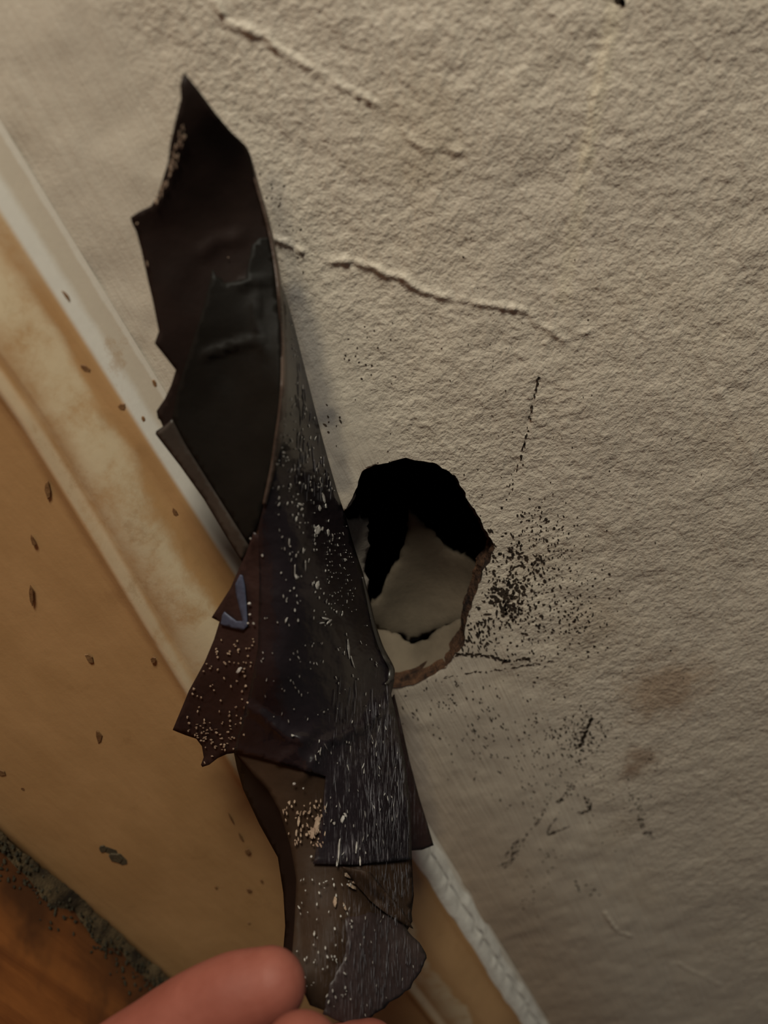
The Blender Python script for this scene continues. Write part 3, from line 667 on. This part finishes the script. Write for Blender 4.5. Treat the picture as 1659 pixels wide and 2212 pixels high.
it = [(685, 1146, 26, 17, 0), (697, 1142, 10, 6, 0), (709, 1150, 16, 6, 0), (700, 1078, 26, 6, -.1), (691, 1098, 16, 6, 0), (704, 1094, 12, 5, 0), (686, 1264, 20, 9, .1), (640, 1120, 12, 5, .6), (652, 1100, 10, 6, .5), (640, 1245, 14, 8, -.4), (637, 1232, 26, 3, 0),
      (567, 1200, 9, 6, 0), (541, 1164, 5, 5, 0), (538, 1304, 7, 8, 0), (540, 1327, 6, 7, 0), (536, 1346, 6, 7, 0), (548, 1347, 6, 6, 0), (644, 1340, 10, 5, 0), (618, 1340, 16, 4, .3), (704, 1336, 6, 20, .2), (712, 1342, 16, 5, .8), (694, 1346, 4, 14, -.2),
      (740, 1770, 20, 9, .5), (732, 1835, 60, 5, .05), (728, 1866, 18, 6, 0), (746, 1760, 14, 6, -.5), (770, 1830, 26, 4, .1), (778, 1860, 26, 5, 0), (635, 1693, 7, 9, 0), (655, 1703, 6, 5, 0), (722, 1779, 9, 7, 0), (672, 1850, 8, 7, 0), (632, 1589, 7, 8, 0), (700, 1538, 5, 5, 0),
      (753, 1400, 60, 5, -.1), (762, 1430, 30, 4, -.3), (516, 1448, 20, 7, .6), (650, 1090, 6, 14, .5), (625, 1170, 20, 4, 0), (655, 1190, 14, 4, 0), (660, 1220, 30, 3, 0)]
def scatter(n, reg, lw, dens=None):
    for _ in range(n):
        for _t in range(30):
            x = rng.uniform(reg[0], reg[2]); y = rng.uniform(reg[1], reg[3])
            l = rng.uniform(*lw[0])
            if in_poly(np.array([x-3, x+3, x-3, x+3]), np.array([y-l*.62, y-l*.62, y+l*.62, y+l*.62]), dens).all(): break
        else: continue
        it.append((x, y, l, rng.uniform(*lw[1]), rng.normal(0, .25)))
dk = darkO; dkl = np.array(darkO, float)
scatter(110, (600, 1040, 770, 1330), ((2, 10), (2, 4)), dk); scatter(70, (560, 1330, 830, 1560), ((2, 10), (1.5, 3)), dk); scatter(60, (700, 1150, 770, 1330), ((2, 4), (2, 3.2)), dk)
scatter(60, (680, 1560, 860, 1860), ((4, 20), (1.3, 2.6)), dk); scatter(60, (630, 650, 760, 1060), ((3, 14), (1.3, 3)), dk); scatter(30, (580, 900, 640, 1060), ((2, 5), (2, 4)), dk)
scatter(70, (640, 1880, 760, 2180), ((2, 12), (2, 5)), lowO); scatter(16, (740, 1980, 900, 2200), ((4, 10), (1.3, 2.2)), endO)
flecks('paint_flecks', it, f_low, M_fleck, .0011, 'white paint flecks stuck to the tape')
it = []
scatter(80, (720, 1480, 890, 1870), ((10, 60), (.8, 1.6)), dk); scatter(170, (790, 1520, 890, 1866), ((10, 60), (.8, 1.6)), dk); scatter(70, (800, 1870, 893, 1990), ((14, 40), (.8, 1.5)), lowO); scatter(110, (740, 1985, 915, 2190), ((14, 60), (.8, 1.5)), endO); scatter(50, (640, 650, 760, 1080), ((10, 50), (.8, 1.6)), dk)
it = [(x, y, l, w, a*.25) for x, y, l, w, a in it]
flecks('scratch_fibres', it, f_low, plain_mat('pale_scratches', (.05, .045, .05), (.19, .18, .195), 60, .6, .2), .0010, 'fine pale scratches running down the tape')
it = []
scatter(60, (400, 1390, 545, 1650), ((4, 8), (4, 7)), redO); scatter(26, (440, 1360, 552, 1440), ((3, 6), (3, 6)), redO); scatter(70, (610, 1730, 705, 1830), ((3, 14), (3, 6)), lowO); scatter(40, (400, 1560, 510, 1620), ((2, 5), (4, 8)), redO)
it += [(685, 1780, 60, 14, .1), (675, 1800, 30, 12, .1), (645, 1775, 30, 7, .1), (640, 1800, 22, 6, .1), (724, 1950, 30, 9, .05), (745, 1960, 22, 7, -.4), (752, 1890, 10, 24, .5), (770, 1905, 14, 22, .6), (760, 1915, 8, 20, .6)]
flecks('plaster_flecks', it, f_low, M_fleck2, .0006, 'tan plaster crumbs stuck to the tape')
it = []
for (x, y) in ((397, 280), (396, 300), (386, 305), (380, 320), (392, 318), (376, 335), (384, 338), (370, 352), (378, 356), (370, 370), (366, 378), (362, 390), (348, 410), (352, 418), (344, 425), (338, 438), (356, 402), (388, 292), (372, 345), (367, 362)):
    for _ in range(2): it.append((x+rng.normal(0, 2), y+rng.normal(0, 4), rng.uniform(8, 18), rng.uniform(3, 7), rng.normal(.2, .3)))
it += [(296, 483, 6, 6, 0), (318, 570, 14, 3, -.2), (493, 556, 3, 3, 0)]
flecks('plaster_flecks', it, f_up, M_fleck2, .0006, 'pinkish plaster residue along the torn upper edge')

# ------------------------------------------------------------------ hand holding the tape end
def skin_mat():
    m, nt, p = new_mat('skin'); g = G(nt); oc = g.n('ShaderNodeTexCoord').outputs['Object']
    a = g.noise(oc, 60, 4, .6); b = g.noise(oc, 500, 3, .6)
    col = g.mix(g.ramp(a, .3, .7), (.225, .066, .045), (.28, .090, .064))
    g.link(g.mix(g.math('MULTIPLY', g.ramp(b, .45, .7), .25), col, (.21, .055, .036)), p.inputs['Base Color'])
    ln = g.noise(g.mapping(oc, (900, 900, 900)), 1, 3, .6)
    g.link(g.bump(ln, .12, .0006), p.inputs['Normal'])
    p.inputs['Roughness'].default_value = .62; p.inputs['Specular IOR Level'].default_value = .3; p.inputs['Subsurface Weight'].default_value = .15
    p.inputs['Subsurface Radius'].default_value = (.004, .0016, .001); p.inputs['Subsurface Scale'].default_value = 1.0
    return m
M_skin = skin_mat()
bm = bmesh.new()
def tube(path, radii, flat=None, sub=5, seg=20):
    P = smooth_line(path, sub); Rr = np.interp(np.linspace(0, len(path)-1, len(P)), range(len(path)), radii)
    T = np.gradient(P, axis=0); T /= np.linalg.norm(T, axis=1)[:, None]
    ref = np.array(flat if flat is not None else (0, 1, 0.)); rings = []
    # rounded caps
    allp = []
    for q in (0.98, .85, .65, .42, .2): allp.append((P[0]-T[0]*Rr[0]*q, T[0], Rr[0]*math.sqrt(1-q*q)))
    allp += [(P[i], T[i], Rr[i]) for i in range(len(P))]
    for q in (.2, .42, .65, .85, .98): allp.append((P[-1]+T[-1]*Rr[-1]*q, T[-1], Rr[-1]*math.sqrt(1-q*q)))
    for p_, t_, r_ in allp:
        a = ref-t_*(ref@t_); a /= np.linalg.norm(a); b = np.cross(t_, a)
        rings.append([bm.verts.new(p_+r_*(.92*a*math.cos(s)+1.04*b*math.sin(s))) for s in np.linspace(0, 2*math.pi, seg, endpoint=False)])
    for u, v in zip(rings, rings[1:]):
        for i in range(seg): bm.faces.new((u[i], u[(i+1) % seg], v[(i+1) % seg], v[i]))
    bm.faces.new(rings[0][::-1]); bm.faces.new(rings[-1])
W = at_depth
tocam = -B@np.array([0, 0, 1.0])
# index: tip pad, knuckles, base
index = [W(585, 2128, .1640), W(515, 2152, .1650), W(430, 2192, .1665), W(330, 2256, .1680), W(200, 2350, .1700), W(80, 2450, .1730), W(-20, 2570, .1760)]
tube(index, [.0076, .0089, .0092, .0093, .0102, .0108, .0118], tocam)
thumb = [W(652, 2282, .1500), W(634, 2330, .1490), W(600, 2400, .1480), W(530, 2510, .1490), W(400, 2660, .1530), W(260, 2820, .1600)]
tube(thumb, [.0080, .0100, .0110, .0108, .0122, .0155], tocam)
middle = [W(800, 2278, .1850), W(740, 2300, .1850), W(620, 2356, .1850), W(450, 2440, .1870), W(250, 2560, .1880), W(120, 2680, .1890)]
tube(middle, [.0076, .0088, .0094, .0098, .0106, .0118], tocam)
ring = [W(760, 2490, .1960), W(690, 2480, .1950), W(560, 2540, .1950), W(400, 2630, .1950), W(250, 2730, .1960), W(160, 2820, .1970)]
tube(ring, [.0072, .0083, .0089, .0096, .0104, .0116], tocam)
little = [W(620, 2650, .2030), W(560, 2660, .2030), W(450, 2730, .2030), W(330, 2810, .2030), W(240, 2890, .2030)]
tube(little, [.0062, .0072, .0078, .0086, .0100], tocam)
# palm: overlapping metacarpal columns down to the wrist
wr_ = W(-60, 3260, .1900)
for k, (a, r) in enumerate(((index[-1], .0125), (middle[-1], .0135), (ring[-1], .0130), (little[-1], .0120), (thumb[-1], .0160))):
    w = wr_+np.array([0, .004, 0])*(k-2)
    tube([a, a*.66+w*.34, a*.33+w*.67, w], [r, r*1.25, r*1.3, r*1.5], tocam)
tube([wr_, W(-140, 3600, .1900), W(-260, 4200, .1880), W(-420, 5000, .185)], [.0215, .0235, .028, .034], tocam)
tube([index[-1]*.8+wr_*.2, little[-1]*.8+wr_*.2], [.011, .011], tocam); tube([thumb[-1], middle[-1]*.5+wr_*.5], [.014, .013], tocam)
hand_loc = W(300, 2600, .16)
for v in bm.verts: v.co = Vector(np.array(v.co)-hand_loc)
bmesh.ops.recalc_face_normals(bm, faces=bm.faces)
me = bpy.data.meshes.new('hand'); bm.to_mesh(me); bm.free(); me.materials.append(M_skin)
hand = bpy.data.objects.new('hand', me); scene.collection.objects.link(hand); hand.location = hand_loc
rm = hand.modifiers.new('r', 'REMESH'); rm.mode = 'VOXEL'; rm.voxel_size = .0008; rm.use_smooth_shade = True
sm = hand.modifiers.new('s', 'SMOOTH'); sm.factor = .5; sm.iterations = 6
tag(hand, "person's bare hand pinching the lower end of the tape between finger and thumb", 'hand')
# thumbnail, a curved plate on the side facing the viewer
M_nail = plain_mat('fingernail', (.34, .16, .12), (.40, .20, .15), 200, .3, .1, .0004, .5)
def nail(tip, nxt, r, length, width, parent):
    t_ = np.array(tip)-np.array(nxt); t_ /= np.linalg.norm(t_)
    up = tocam-t_*(tocam@t_); up /= np.linalg.norm(up); sd = np.cross(t_, up); v = []; f = []
    nu, nv = 9, 9
    for i in range(nu):
        for j in range(nv):
            s = (j/(nv-1)-.5); l = i/(nu-1)
            w = width*(1-.25*max(0, l-.75)/.25*abs(2*s)**2)
            ang = s*1.5; 
            q = np.array(tip)-t_*length*(1-l)*.95+t_*.0035*(1-abs(2*s)**2*.5)*l+sd*math.sin(ang)*r*.92+up*(math.cos(ang)*r*.98-.0022*l*l+.0002)
            v.append(q)
    for i in range(nu-1):
        for j in range(nv-1): f.append((i*nv+j, (i+1)*nv+j, (i+1)*nv+j+1, i*nv+j+1))
    o = child('fingernail', v, f, M_nail, parent)
    s_ = o.modifiers.new('t', 'SOLIDIFY'); s_.thickness = .0005
    return o
nl = nail(thumb[0], thumb[1], .0088, .012, .012, hand); nl['label'] = 'thumbnail'
